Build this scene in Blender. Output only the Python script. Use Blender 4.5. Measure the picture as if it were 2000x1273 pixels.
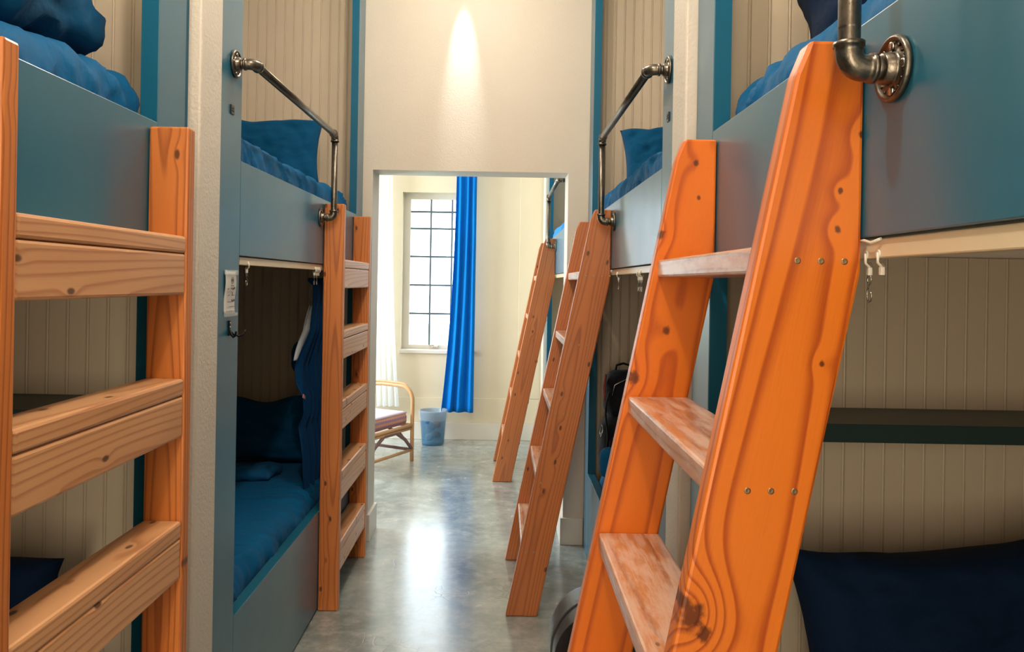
import bpy, bmesh, math, random
from mathutils import Vector, Matrix, noise
random.seed(7)
PI = math.pi
for o in list(bpy.data.objects): bpy.data.objects.remove(o)
scene = bpy.context.scene
COL = scene.collection

# ------------------------------------------------------------------ camera
EYE = 1.47
cam = bpy.data.cameras.new('camera'); camo = bpy.data.objects.new('camera', cam); COL.objects.link(camo)
camo.matrix_world = Matrix.Translation((0, 0, EYE)) @ Matrix.Rotation(PI/2, 4, 'X') @ Matrix.Rotation(0.017, 4, 'Z')
cam.sensor_width = 36; cam.lens = 36*1500/2000; cam.clip_start = 0.02
cam.shift_x = 0.009; cam.shift_y = -0.04275
scene.camera = camo
# ------------------------------------------------------------------ world, light, exposure
scene.view_settings.view_transform = 'Standard'; scene.view_settings.look = 'None'
scene.view_settings.gamma = 1; scene.view_settings.use_curve_mapping = False
scene.view_settings.exposure = -0.05
w = bpy.data.worlds.new('sky'); scene.world = w; w.use_nodes = True
wn = w.node_tree.nodes; bg = wn['Background']
bg.inputs[0].default_value = (0.80, 0.92, 1.0, 1); bg.inputs[1].default_value = 8.0

def lamp(name, kind, loc, power, color, size=.1, rot=None, size_y=None, spot=None):
    l = bpy.data.lights.new(name, kind); l.energy = power; l.color = color
    if kind in ('POINT', 'SPOT'): l.shadow_soft_size = size
    if kind == 'AREA':
        l.size = size
        if size_y: l.shape = 'RECTANGLE'; l.size_y = size_y
    if spot: l.spot_size = spot[0]; l.spot_blend = spot[1]
    o = bpy.data.objects.new(name, l); o.location = loc
    if rot: o.rotation_euler = rot
    COL.objects.link(o); return o
WARM = (1.0, .88, .74)
lamp('ceiling_lamp_near', 'POINT', (-.20, .90, 3.02), 54, WARM, .05)
lamp('ceiling_lamp_middle', 'POINT', (-.20, 2.75, 3.02), 36, WARM, .05)
lamp('ceiling_lamp_far', 'POINT', (-.22, 3.60, 3.25), 12, (1, .90, .78), .04)
lamp('wall_streak_spot', 'SPOT', (-.245, 4.22, 3.33), 100, (.95, .98, 1), .012, (math.radians(9), 0, 0), spot=(math.radians(20), 1.0))  # spot added to make the bright vertical streak on the doorway wall
lamp('ceiling_lamp_rear', 'POINT', (-.15, -1.1, 3.0), 24, WARM, .12)
lamp('rear_fill_light', 'AREA', (-.46, -1.62, 1.25), 38, (1, .86, .66), .45, (PI/2, 0, -.35), 1.9)  # soft fill added behind the camera for the lower bays; no doorway there
# daylight fill added for an unseen window assumed round the far room's corner
lamp('assumed_window_fill', 'AREA', (-2.98, 5.9, 1.55), 170, (.78, .91, 1), 1.7, (0, -PI/2, 0), 1.7)
lamp('far_room_lamp', 'POINT', (-.4, 5.6, 3.0), 12, (1, .93, .82), .1)

# ------------------------------------------------------------------ node helpers
def srgb(r, g, b):
    f = lambda c: (c/255/12.92) if c/255 <= .04045 else ((c/255+.055)/1.055)**2.4
    return (f(r), f(g), f(b), 1)
class N:
    def __init__(s, name):
        s.m = bpy.data.materials.new(name); s.m.use_nodes = True
        s.t = s.m.node_tree; s.b = s.t.nodes['Principled BSDF']
    def node(s, kind, **kw):
        n = s.t.nodes.new(kind)
        for k, v in kw.items(): setattr(n, k, v)
        return n
    def put(s, sock, v):
        if isinstance(v, bpy.types.NodeSocket): s.t.links.new(v, sock)
        else: sock.default_value = v
    def math(s, op, a, b=0.0, c=None, clamp=False):
        n = s.node('ShaderNodeMath', operation=op, use_clamp=clamp)
        s.put(n.inputs[0], a); s.put(n.inputs[1], b)
        if c is not None: s.put(n.inputs[2], c)
        return n.outputs[0]
    def noise(s, vec, scale, detail=3, rough=.5):
        n = s.node('ShaderNodeTexNoise'); s.put(n.inputs['Scale'], scale)
        n.inputs['Detail'].default_value = detail; n.inputs['Roughness'].default_value = rough
        if vec: s.put(n.inputs['Vector'], vec)
        return n.outputs['Fac']
    def mix(s, f, a, b):
        n = s.node('ShaderNodeMix', data_type='RGBA'); s.put(n.inputs[0], f); s.put(n.inputs[6], a); s.put(n.inputs[7], b)
        return n.outputs[2]
    def ramp(s, f, lo, hi):
        n = s.node('ShaderNodeMapRange', clamp=True, interpolation_type='SMOOTHSTEP'); s.put(n.inputs[0], f)
        n.inputs[1].default_value = lo; n.inputs[2].default_value = hi
        return n.outputs[0]
    def coord(s, kind='Object', scale=(1, 1, 1)):
        c = s.node('ShaderNodeTexCoord'); m = s.node('ShaderNodeMapping'); m.inputs['Scale'].default_value = scale
        s.t.links.new(c.outputs[kind], m.inputs['Vector']); return m.outputs[0]
    def bump(s, h, strength=.3, dist=.002):
        n = s.node('ShaderNodeBump'); n.inputs['Strength'].default_value = strength
        n.inputs['Distance'].default_value = dist; s.put(n.inputs['Height'], h)
        s.t.links.new(n.outputs[0], s.b.inputs['Normal'])
    def set(s, color=None, rough=None, metal=None, spec=None, alpha=None, trans=None):
        B = s.b.inputs
        if color is not None: s.put(B['Base Color'], color)
        if rough is not None: s.put(B['Roughness'], rough)
        if metal is not None: s.put(B['Metallic'], metal)
        if spec is not None: s.put(B['Specular IOR Level'], spec)
        if alpha is not None: s.put(B['Alpha'], alpha)
        if trans is not None: s.put(B['Transmission Weight'], trans)
        return s

def paint(name, c, rough=.45, bump=.15, bscale=220, spec=.5, var=.04):
    n = N(name); v = n.coord()
    f = n.noise(v, 3, 3); dark = tuple(x*(1-2.2*var) for x in c[:3])+(1,)
    n.set(n.mix(f, dark, c), n.math('ADD', n.math('MULTIPLY', n.noise(v, 6, 4), .12), rough-.06), spec=spec)
    n.bump(n.noise(v, bscale, 4), bump, .002); return n.m
def plain(name, c, rough=.5, metal=0.0, spec=.5):
    n = N(name); v = n.coord(); f = n.noise(v, 40, 3)
    n.set(n.mix(f, tuple(x*.82 for x in c[:3])+(1,), c), rough, metal, spec); return n.m
def fabric(name, c, rough=.85, sheen=.15, weave=900, wr=.5):
    n = N(name); v = n.coord('Object', (1.0, 1.0, 1.0))
    big = n.noise(v, 9, 5, .6)
    rid = n.math('ABSOLUTE', n.math('SUBTRACT', n.noise(n.coord('Object', (5, 13, 8)), 1.0, 3, .55), .5))
    n.set(n.mix(n.noise(v, 5, 4), tuple(x*.78 for x in c[:3])+(1,), c), rough, spec=.12)
    n.b.inputs['Sheen Weight'].default_value = sheen*.15
    h = n.math('ADD', n.math('MULTIPLY', big, wr), n.math('MULTIPLY', n.noise(v, weave, 2), .04))
    h = n.math('SUBTRACT', h, n.math('MULTIPLY', rid, 2.0*wr))
    n.bump(h, .55, .02); return n.m

def wood(name, light, dark, spacing=.014, rough=.38, line=.75, knots=None, wear=None, knot_amt=.06, bumpy=.25, wig=.13):
    """grain attribute: x along the board, y across its face, z through it (metres)"""
    n = N(name)
    a = n.node('ShaderNodeAttribute', attribute_name='grain')
    sp = n.node('ShaderNodeSeparateXYZ'); n.t.links.new(a.outputs['Vector'], sp.inputs[0])
    x, y, z = sp.outputs
    def comb(X, Y, Z):
        c = n.node('ShaderNodeCombineXYZ'); n.put(c.inputs[0], X); n.put(c.inputs[1], Y); n.put(c.inputs[2], Z); return c.outputs[0]
    M = n.math
    low = n.noise(comb(M('MULTIPLY', x, .9), M('MULTIPLY', y, 2), M('MULTIPLY', z, 3)), 1.0, 0)
    low2 = n.noise(comb(M('MULTIPLY', x, 1.7), M('MULTIPLY', y, 9), 3.3), 1.0, 1, .5)
    dep = M('ADD', M('MULTIPLY', M('SUBTRACT', low, .5), wig), M('ADD', z, .05))
    d = M('SQRT', M('ADD', M('MULTIPLY', y, y), M('MULTIPLY', dep, dep)))
    d = M('ADD', d, M('MULTIPLY', low2, wig*.10))
    # knots
    kmask = None; kring = None
    if knots:
        for (kx, ky, r) in knots:
            dx = M('MULTIPLY', M('SUBTRACT', x, kx), .8); dy = M('SUBTRACT', y, ky)
            q = M('DIVIDE', M('SQRT', M('ADD', M('MULTIPLY', dx, dx), M('MULTIPLY', dy, dy))), r)
            g = M('MULTIPLY', M('EXPONENT', M('MULTIPLY', M('MULTIPLY', q, q), -.22)), r*1.1)
            kring = g if kring is None else M('ADD', kring, g)
            q = M('ADD', q, M('MULTIPLY', M('SUBTRACT', n.noise(comb(x, y, z), 90, 4), .5), .9))
            k = M('SUBTRACT', 1.0, n.ramp(q, .25, .75))
            kmask = k if kmask is None else M('MAXIMUM', kmask, k)
    vo = n.node('ShaderNodeTexVoronoi', voronoi_dimensions='2D'); vo.inputs['Scale'].default_value = 1
    n.t.links.new(comb(M('MULTIPLY', x, 6.5), M('MULTIPLY', y, 13), 0.0), vo.inputs['Vector'])
    q = vo.outputs['Distance']
    pick = n.node('ShaderNodeSeparateColor'); n.t.links.new(vo.outputs['Color'], pick.inputs[0])
    on = n.ramp(pick.outputs[0], .55, .65)
    k = M('MULTIPLY', M('SUBTRACT', 1.0, n.ramp(q, knot_amt*.45, knot_amt)), on)
    g = M('MULTIPLY', M('EXPONENT', M('MULTIPLY', M('MULTIPLY', q, q), -30)), M('MULTIPLY', on, .006 if knot_amt > .01 else 0.0))
    kmask = k if kmask is None else M('MAXIMUM', kmask, k)
    kring = g if kring is None else M('ADD', kring, g)
    d = M('ADD', d, kring)
    fr = M('FRACT', M('DIVIDE', d, spacing))
    late = M('MULTIPLY', M('POWER', n.ramp(fr, .35, .86), 2.0), M('SUBTRACT', 1.0, n.ramp(fr, .86, 1.0)))
    soft = M('MULTIPLY', n.ramp(M('ABSOLUTE', M('SUBTRACT', fr, .45)), .0, .5), .0)
    fine = n.noise(comb(M('MULTIPLY', x, 14), M('MULTIPLY', y, 420), M('MULTIPLY', z, 420)), 1.0, 3)
    f = M('ADD', M('ADD', M('MULTIPLY', late, line*1.25), soft), M('MULTIPLY', M('SUBTRACT', fine, .5), .35), clamp=True)
    c = n.mix(f, light, dark)
    tone = n.noise(comb(M('MULTIPLY', x, 1.1), M('MULTIPLY', y, 6), 1.7), 1.0, 2)
    c = n.mix(M('MULTIPLY', n.ramp(tone, .4, .75), .35), c, dark)
    kc = tuple(v*.16 for v in dark[:3])+(1,)
    c = n.mix(M('MULTIPLY', kmask, .85), c, kc)
    if wear:
        wn_ = n.noise(comb(M('MULTIPLY', x, 7), M('MULTIPLY', y, 40), M('MULTIPLY', z, 30)), 1.0, 5, .65)
        c = n.mix(M('MULTIPLY', n.ramp(wn_, .38, .62), wear[1]), c, wear[0])
    n.set(c, rough, spec=.5)
    n.b.inputs['Coat Weight'].default_value = .25; n.b.inputs['Coat Roughness'].default_value = .25
    n.bump(M('SUBTRACT', M('MULTIPLY', fine, .4), M('MULTIPLY', f, .5)), bumpy, .0012)
    return n.m

# ------------------------------------------------------------------ materials
TEAL = paint('teal_satin_paint', srgb(20, 100, 126), .36, .05, 60, 1.0)
TEAL.node_tree.nodes['Principled BSDF'].inputs['Coat Weight'].default_value = .35
TEAL.node_tree.nodes['Principled BSDF'].inputs['Coat Roughness'].default_value = .22
TEAL_D = paint('teal_trim_paint', srgb(4, 92, 122), .5, .03, 60, .3)
WALL = paint('off_white_textured_wall', srgb(214, 204, 188), .5, .55, 150)
PIER = paint('cream_orange_peel_wall', srgb(222, 212, 197), .5, 1.0, 110)
FARW = paint('cream_far_room_wall', srgb(230, 215, 186), .6, .1, 120)
TRIMW = paint('white_baseboard_paint', srgb(226, 218, 204), .35, .03, 60)
SHELFM = paint('dark_green_shelf_paint', srgb(34, 56, 54), .4, .03, 60)
BEAD = paint('beige_beadboard_paint', srgb(206, 190, 166), .42, .06, 80)
CEIL = paint('white_ceiling_paint', srgb(235, 230, 220), .8, .2, 120)
WOOD_A = wood('lit_fir', srgb(232, 134, 44), srgb(176, 76, 14), .020, .38, .6)  # same fir on every ladder; lighting differences are put into these tones
WOOD_B = wood('shaded_fir', srgb(190, 108, 50), srgb(134, 64, 26), .009, .42, .5, wig=.06, knot_amt=.10)
WOOD_L = wood('half_lit_fir', srgb(208, 122, 54), srgb(146, 72, 26), .010, .42, .55, wig=.07, knot_amt=.10)
RUNG_L = wood('pale_rung_fir', srgb(224, 168, 118), srgb(166, 100, 54), .012, .4, .45, wig=.07, knot_amt=.10)
RUNG_R = wood('worn_tread_fir', srgb(208, 136, 86), srgb(146, 78, 46), .012, .32, .5, wig=.07, wear=(srgb(232, 205, 188), .55), bumpy=.5)
SHEET = fabric('blue_bed_sheet', srgb(0, 92, 142), .7, .2)
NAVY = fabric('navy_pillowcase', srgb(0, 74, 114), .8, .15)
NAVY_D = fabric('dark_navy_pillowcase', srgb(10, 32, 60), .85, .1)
CURT = fabric('blue_curtain_cloth', srgb(0, 122, 212), .8, .2, wr=.1)
CURT_D = fabric('navy_curtain_cloth', srgb(0, 62, 112), .8, .2, wr=.3)
CLOTHW = fabric('white_towel_cloth', srgb(214, 220, 228), .9, .2)
BLACK_F = fabric('black_nylon', srgb(20, 22, 28), .7, .2)
BLACKP = plain('black_plastic', srgb(26, 28, 32), .3)
BLACKM = plain('black_metal', srgb(18, 18, 20), .4, .6)
CHROME = plain('nickel_steel', srgb(200, 195, 185), .25, 1.0)
WHITEP = plain('white_nylon_plastic', srgb(232, 226, 210), .35)
CREAMP = paint('cream_track_metal', srgb(226, 206, 172), .3, .02, 40)
SCREWM = plain('zinc_screw', srgb(170, 140, 105), .4, .8)
PINK = fabric('pink_label_cloth', srgb(226, 150, 150), .8)
def pipe_mat():
    n = N('gunmetal_pipe'); v = n.coord(); f = n.noise(v, 60, 5, .7)
    n.set(n.mix(f, srgb(72, 66, 58), srgb(140, 132, 120)), n.math('ADD', n.math('MULTIPLY', n.noise(v, 30, 4), .25), .2), .95)
    n.bump(n.noise(v, 300, 3), .25, .001); return n.m
PIPE = pipe_mat()
def concrete():
    n = N('polished_concrete'); v = n.coord('Object')
    a = n.noise(v, 2.2, 6, .65); b = n.noise(v, 9, 8, .7); c = n.noise(v, 60, 4)
    wv = n.node('ShaderNodeTexVoronoi', feature='DISTANCE_TO_EDGE'); n.put(wv.inputs['Scale'], 3.0)
    vm = n.node('ShaderNodeVectorMath', operation='ADD'); n.put(vm.inputs[0], v)
    nn = n.node('ShaderNodeTexNoise'); nn.inputs['Scale'].default_value = 4; n.put(nn.inputs['Vector'], v)
    n.t.links.new(nn.outputs['Color'], vm.inputs[1]); n.t.links.new(vm.outputs[0], wv.inputs['Vector'])
    crack = n.math('MULTIPLY', n.math('SUBTRACT', 1.0, n.ramp(wv.outputs[0], .0, .02)), n.ramp(n.noise(v, 1.3, 2), .5, .62))
    col = n.mix(n.ramp(a, .3, .7), srgb(112, 120, 118), srgb(158, 166, 162))
    col = n.mix(n.math('MULTIPLY', n.ramp(b, .4, .7), .55), col, srgb(196, 196, 186))
    col = n.mix(n.math('MULTIPLY', crack, .35), col, srgb(90, 86, 80))
    speck = n.ramp(n.noise(v, 45, 2), .74, .8)
    col = n.mix(n.math('MULTIPLY', speck, .5), col, srgb(80, 76, 70))
    n.set(col, n.math('ADD', n.math('MULTIPLY', b, .28), .09), spec=.6)
    n.b.inputs['Coat Weight'].default_value = .7; n.b.inputs['Coat Roughness'].default_value = .17
    n.bump(n.math('ADD', b, n.math('MULTIPLY', crack, -1.0)), .14, .004); return n.m
FLOOR = concrete()

# ------------------------------------------------------------------ mesh helpers
def thing(name, label, cat, loc=(0, 0, 0), group=None):
    o = bpy.data.objects.new(name, None); COL.objects.link(o); o.empty_display_size = .05
    o.location = loc; o['label'] = label; o['category'] = cat
    if group: o['group'] = group
    return o
def tag(o, label, cat, group=None):
    o['label'] = label; o['category'] = cat
    if group: o['group'] = group
    return o
def wloc(o):
    l = Vector(o.location)
    while o.parent: o = o.parent; l += Vector(o.location)
    return l
def setgrain(me, ax, seed):
    r = random.Random(seed); off = Vector((r.uniform(0, 40), r.uniform(-.02, .02), 0)) if seed is not None else Vector((0, 0, 0))
    a, b, c = ax
    at = me.attributes.new('grain', 'FLOAT_VECTOR', 'POINT')
    for i, v in enumerate(me.vertices):
        p = v.co; at.data[i].vector = (p.dot(a)+off.x, p.dot(b)+off.y, p.dot(c))
def fin(bm, name, mat, parent=None, smooth=False, grain=None, seed=0, kind=None, label=None, origin=None):
    """bm holds coordinates in the frame of the scene (or of the parent's root)"""
    me = bpy.data.meshes.new(name)
    xs = [v.co for v in bm.verts]
    lo = Vector((min(v.x for v in xs), min(v.y for v in xs), min(v.z for v in xs)))
    hi = Vector((max(v.x for v in xs), max(v.y for v in xs), max(v.z for v in xs)))
    org = Vector(origin) if origin is not None else Vector(((lo.x+hi.x)/2, (lo.y+hi.y)/2, lo.z))
    bmesh.ops.translate(bm, verts=bm.verts, vec=-org)
    bmesh.ops.recalc_face_normals(bm, faces=bm.faces)
    bm.to_mesh(me); bm.free(); me.materials.append(mat)
    if smooth: me.polygons.foreach_set('use_smooth', [len(p.vertices) < 5 for p in me.polygons])
    o = bpy.data.objects.new(name, me); COL.objects.link(o)
    if parent: o.parent = parent; o.location = org-wloc(parent)
    else: o.location = org
    if grain:
        G = {'X': (Vector((1, 0, 0)), Vector((0, 1, 0)), Vector((0, 0, 1))), 'Yz': (Vector((0, 1, 0)), Vector((0, 0, 1)), Vector((1, 0, 0))),
             'Yx': (Vector((0, 1, 0)), Vector((1, 0, 0)), Vector((0, 0, 1))), 'Zx': (Vector((0, 0, 1)), Vector((1, 0, 0)), Vector((0, 1, 0)))}
        setgrain(me, G[grain] if isinstance(grain, str) else grain, seed)
    if kind: o['kind'] = kind
    if label: o['label'] = label
    return o
def BM(): return bmesh.new()
def box(bm, x0, x1, y0, y1, z0, z1, bev=0, seg=2):
    r = bmesh.ops.create_cube(bm, size=1); vs = r['verts']
    for v in vs:
        v.co = Vector(((x0+x1)/2+v.co.x*(x1-x0), (y0+y1)/2+v.co.y*(y1-y0), (z0+z1)/2+v.co.z*(z1-z0)))
    if bev:
        es = list({e for v in vs for e in v.link_edges})
        bmesh.ops.bevel(bm, geom=es, offset=bev, segments=seg, affect='EDGES', profile=.5)
    return bm
def bx(*a, **k): return box(BM(), *a, **k)
def prism(pts, axis, a0, a1, bev=0, bm=None):
    bm = bm or BM(); n = len(pts)
    mk = {'Y': lambda p, t: (p[0], t, p[1]), 'Z': lambda p, t: (p[0], p[1], t), 'X': lambda p, t: (t, p[0], p[1])}[axis]
    A = [bm.verts.new(mk(p, a0)) for p in pts]; B = [bm.verts.new(mk(p, a1)) for p in pts]
    fs = [bm.faces.new(A), bm.faces.new(B[::-1])]
    for i in range(n): fs.append(bm.faces.new((A[i], A[(i+1) % n], B[(i+1) % n], B[i])))
    if bev:
        es = list({e for f in (fs[:2] if n > 12 else fs) for e in f.edges})
        bmesh.ops.bevel(bm, geom=es, offset=bev, segments=2 if n < 12 else 4, affect='EDGES', profile=.5)
    return bm
def tube(bm, pts, rad, seg=12, caps=True):
    pts = [Vector(p) for p in pts]; n = len(pts)
    rads = rad if isinstance(rad, (list, tuple)) else [rad]*n
    rings = []; up = None
    for i, p in enumerate(pts):
        t = (pts[min(i+1, n-1)]-pts[max(i-1, 0)]).normalized()
        if up is None: up = Vector((0, 0, 1)) if abs(t.z) < .9 else Vector((1, 0, 0))
        side = t.cross(up)
        if side.length < 1e-6: side = t.orthogonal()
        side.normalize(); up = side.cross(t).normalized()
        rings.append([bm.verts.new(p+(side*math.cos(2*PI*k/seg)+up*math.sin(2*PI*k/seg))*rads[i]) for k in range(seg)])
    for a, b in zip(rings, rings[1:]):
        for k in range(seg): bm.faces.new((a[k], a[(k+1) % seg], b[(k+1) % seg], b[k]))
    if caps: bm.faces.new(rings[0][::-1]); bm.faces.new(rings[-1])
    return bm
def lathe(bm, prof, c, ax, seg=24):
    """prof: (radius, distance along ax)"""
    ax = Vector(ax).normalized(); s = ax.orthogonal().normalized(); t = ax.cross(s); c = Vector(c); rings = []
    for r, h in prof: rings.append([bm.verts.new(c+ax*h+(s*math.cos(2*PI*k/seg)+t*math.sin(2*PI*k/seg))*max(r, 1e-4)) for k in range(seg)])
    for a, b in zip(rings, rings[1:]):
        for k in range(seg): bm.faces.new((a[k], a[(k+1) % seg], b[(k+1) % seg], b[k]))
    bm.faces.new(rings[0][::-1]); bm.faces.new(rings[-1]); return bm
def rbox(cx, cy, cz, lx, ly, lz, r, step, disp=None):
    """rounded box with a fine skin, disp(p, n) -> offset along the normal"""
    bm = BM(); n = [max(2, int(round(l/step))) for l in (lx, ly, lz)]; h = Vector((lx/2, ly/2, lz/2)); cache = {}
    rr = min(r, h.x*.98, h.y*.98, h.z*.98)
    def V(i, j, k):
        key = (i, j, k)
        if key in cache: return cache[key]
        p = Vector((-h.x+lx*i/n[0], -h.y+ly*j/n[1], -h.z+lz*k/n[2]))
        q = Vector((max(-h.x+rr, min(h.x-rr, p.x)), max(-h.y+rr, min(h.y-rr, p.y)), max(-h.z+rr, min(h.z-rr, p.z))))
        d = (p-q); d = d.normalized() if d.length > 1e-9 else Vector((0, 0, 1))
        p = q+d*rr+Vector((cx, cy, cz))
        if disp: p += d*disp(p, d)
        cache[key] = bm.verts.new(p); return cache[key]
    def q4(a, b, c, d):
        try: bm.faces.new((a, b, c, d))
        except ValueError: pass
    for i in range(n[0]):
        for j in range(n[1]):
            for k in (0, n[2]): q4(V(i, j, k), V(i+1, j, k), V(i+1, j+1, k), V(i, j+1, k))
    for i in range(n[0]):
        for k in range(n[2]):
            for j in (0, n[1]): q4(V(i, j, k), V(i+1, j, k), V(i+1, j, k+1), V(i, j, k+1))
    for j in range(n[1]):
        for k in range(n[2]):
            for i in (0, n[0]): q4(V(i, j, k), V(i, j+1, k), V(i, j+1, k+1), V(i, j, k+1))
    return bm
def nz(p, s, o=0.0): return noise.noise(Vector((p.x*s+o, p.y*s+o*.7, p.z*s-o)))
def pillow_bm(wd, ht, th, seed, n=36, crumple=.012, fold=0.0, edge=None):
    """lies in local X (width) / Z (height), thickness along Y, bottom edge at z=0"""
    bm = BM(); S = []
    for side in (-1, 1):
        g = []
        for i in range(n+1):
            row = []
            for j in range(n+1):
                u = -1+2*i/n; v = -1+2*j/n
                if side == 1 and (i in (0, n) or j in (0, n)): row.append(S[0][i][j]); continue
                px = wd/2*u*(1-.07*(1-v*v)*abs(u)**3); pz = ht/2*v*(1-.10*(1-u*u)*abs(v)**3)
                t = th/2*((1-u**6)*(1-v**6))**.6
                nn = noise.noise(Vector((u*2.6+seed, v*2.6, seed*1.3+side)))
                n2 = noise.noise(Vector((u*6+seed, v*5, seed*2.1+side*3)))
                y = side*t*(1+.25*nn)+n2*crumple*(1-max(abs(u), abs(v))**8)
                if edge: pz += edge(u)*max(0, v)
                pz += .012*nn*v
                y += fold*v*v*.5
                row.append(bm.verts.new((px, y, pz+ht/2)))
            g.append(row)
        S.append(g)
    for si, g in enumerate(S):
        for i in range(n):
            for j in range(n): bm.faces.new((g[i][j], g[i+1][j], g[i+1][j+1], g[i][j+1]))
    return bm
def place(o, loc, rot=(0, 0, 0)):
    o.location = loc; o.rotation_euler = rot; return o
def cloth(rows, mat, name, parent=None, thick=.002, **k):
    bm = BM(); V = [[bm.verts.new(p) for p in r] for r in rows]
    for a, b in zip(V, V[1:]):
        for i in range(len(a)-1): bm.faces.new((a[i], a[i+1], b[i+1], b[i]))
    o = fin(bm, name, mat, parent, smooth=True, **k)
    if thick: s = o.modifiers.new('thickness', 'SOLIDIFY'); s.thickness = thick
    return o

# ------------------------------------------------------------------ the setting
LX, RX = -.797, .475            # fronts of the left and right bunks
R3X = .385                      # front of the bunk in the far room
CZ = 3.35
TH = .038
def struct(name, bm, mat, parent=None, **k): return fin(bm, name, mat, parent, kind='structure' if not parent else None, **k)
def inst(name, cx, cy, cz):
    o = bpy.data.objects.new(name, None); COL.objects.link(o); o.location = (cx, cy, cz); o['kind'] = 'structure'; return o
struct('floor', bx(-3.1, 1.75, -1.9, 7.6, -.12, 0), FLOOR, origin=(0, 0, 0))
struct('ceiling', bx(-3.1, 1.75, -1.9, 7.45, CZ, CZ+.1), CEIL)
Y0, Y1, Y2, Y3, Y4, YW = -.07, 1.76, 1.95, 2.10, 2.32, 4.15     # opening of the near bay, post, pier, post, opening of the second bay
WY, WY2 = 4.33, 4.55            # wall with the doorway
# rear of the corridor
struct('wall_rear', bx(-1.85, 1.6, -1.9, -1.75, 0, CZ), WALL)
struct('wall_left_rear', bx(-1.85, LX+.02, -1.75, -.27, 0, CZ), WALL)
struct('wall_right_rear', bx(RX-.02, 1.6, -1.75, -.27, 0, CZ), WALL)
# outer walls behind the bunks, with beadboard grooves
def grooved(x, side, y0, y1):
    pts = []; y = y0; s = side
    while y < y1-.051:
        for dy, dd in ((0, 0), (.0415, 0), (.0430, .003), (.0445, .0005), (.0485, .0005), (.0500, .003)): pts.append((x+s*dd, y+dy))
        y += .0508
    pts += [(x, y1), (x+s*.09, y1), (x+s*.09, y0)]
    return prism(pts, 'Z', 0, CZ)
struct('wall_left', grooved(-1.80, -1, -.27, WY), BEAD)
struct('wall_right', grooved(1.48, 1, -.27, WY), BEAD)
# piers between the bays
struct('wall_left_pier', bx(-1.80, LX+.022, Y2+.002, Y3-.002, 0, CZ, bev=.006), PIER)
struct('wall_right_pier', bx(RX-.020, 1.48, Y2+.002, Y3-.002, 0, CZ, bev=.006), PIER)
# wall with the doorway: header and two jambs in one wall
bm = BM()
DX0, DX1, DZ = -.742, .360, 2.092
prism([(-1.89, 0), (DX0, 0), (DX0, DZ), (DX1, DZ), (DX1, 0), (1.57, 0), (1.57, CZ), (-1.89, CZ)], 'Y', WY, WY2, bm=bm)
struct('wall_far', bm, WALL)
# plinth blocks wrapping the door jambs
struct('baseboard_left', bx(LX+.002, DX0+.016, WY-.016, WY2+.016, 0, .150, bev=.003), TRIMW)
struct('baseboard_right', bx(DX1-.016, RX-.002, WY-.016, WY2+.016, 0, .150, bev=.003), TRIMW)
# beadboard end walls, plank by plank
def plank_mesh(h):
    pf = [(0, 0), (.0408, 0), (.0426, .0035), (.0444, .0002), (.0462, -.0006), (.0480, .0002), (.0498, .0035), (.0507, 0), (.0507, .012), (0, .012)]
    bm = prism(pf, 'Z', 0, h); me = bpy.data.meshes.new('plank'); bmesh.ops.recalc_face_normals(bm, faces=bm.faces)
    bm.to_mesh(me); bm.free(); me.materials.append(BEAD); return me
PM = {}
def endwall(name, x0, x1, y, z0, z1):
    """planks face the camera (-Y); front face at y"""
    root = inst(name, (x0+x1)/2, y+.006, z0); h = z1-z0
    if h not in PM: PM[h] = plank_mesh(h)
    k = int(abs(x1-x0)/.0508); sg = 1 if x1 > x0 else -1
    for i in range(k):
        o = bpy.data.objects.new('plank', PM[h]); COL.objects.link(o); o.parent = root
        x = x0+sg*.0508*i-(.0508 if sg < 0 else 0)
        o.location = (x-root.location.x, -.006, 0)
    return root
for nm, X, sg in (('left', LX, -1), ('right', RX, 1)):
    endwall('wall_%s_near_end_lower' % nm, X+sg*(TH+.002), X+sg*.99, Y2-.013, .0, 1.55)
    endwall('wall_%s_near_end_upper' % nm, X+sg*(TH+.002), X+sg*.99, Y2-.013, 1.60, CZ-.01)
    endwall('wall_%s_far_end_lower' % nm, X+sg*(TH+.002), X+sg*.99, WY-.014, .0, 1.55)
    endwall('wall_%s_far_end_upper' % nm, X+sg*(TH+.002), X+sg*.99, WY-.014, 1.60, CZ-.01)
# far room
WX0, WX1, WZ0, WZ1 = -.945, -.27, .816, 2.296
BY = 7.16
def frame4(x0, x1, z0, z1, X0, X1, Z0, Z1, ya, yb):
    bm = BM()
    box(bm, X0, x0, ya, yb, Z0, Z1); box(bm, x1, X1, ya, yb, Z0, Z1)
    box(bm, x0, x1, ya, yb, Z0, z0); box(bm, x0, x1, ya, yb, z1, Z1); return bm
struct('wall_back', frame4(WX0, WX1, WZ0, WZ1, -3.1, 1.75, 0, CZ, BY, BY+.22), FARW)
struct('wall_far_room_left', bx(-3.25, -3.1, WY, BY+.2, 0, CZ), FARW)
struct('wall_far_room_near', bx(-3.1, -1.89, WY, WY2, 0, CZ), FARW)
struct('wall_far_room_right', bx(1.40, 1.55, WY2, BY, 0, CZ), FARW)
struct('trim_1', bx(-3.08, R3X+.02, BY-.012, BY, .157, .385, bev=.003), FARW)
struct('trim_2', bx(.150, R3X+.02, BY-.012, BY, .387, CZ, bev=.003), FARW)
struct('baseboard_back', bx(-3.08, R3X+.02, BY-.024, BY, 0, .157, bev=.003), TRIMW)
struct('trim_3', bx(R3X-.02, R3X+.03, 6.80, BY-.026, 0, CZ, bev=.004), TRIMW)
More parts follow.
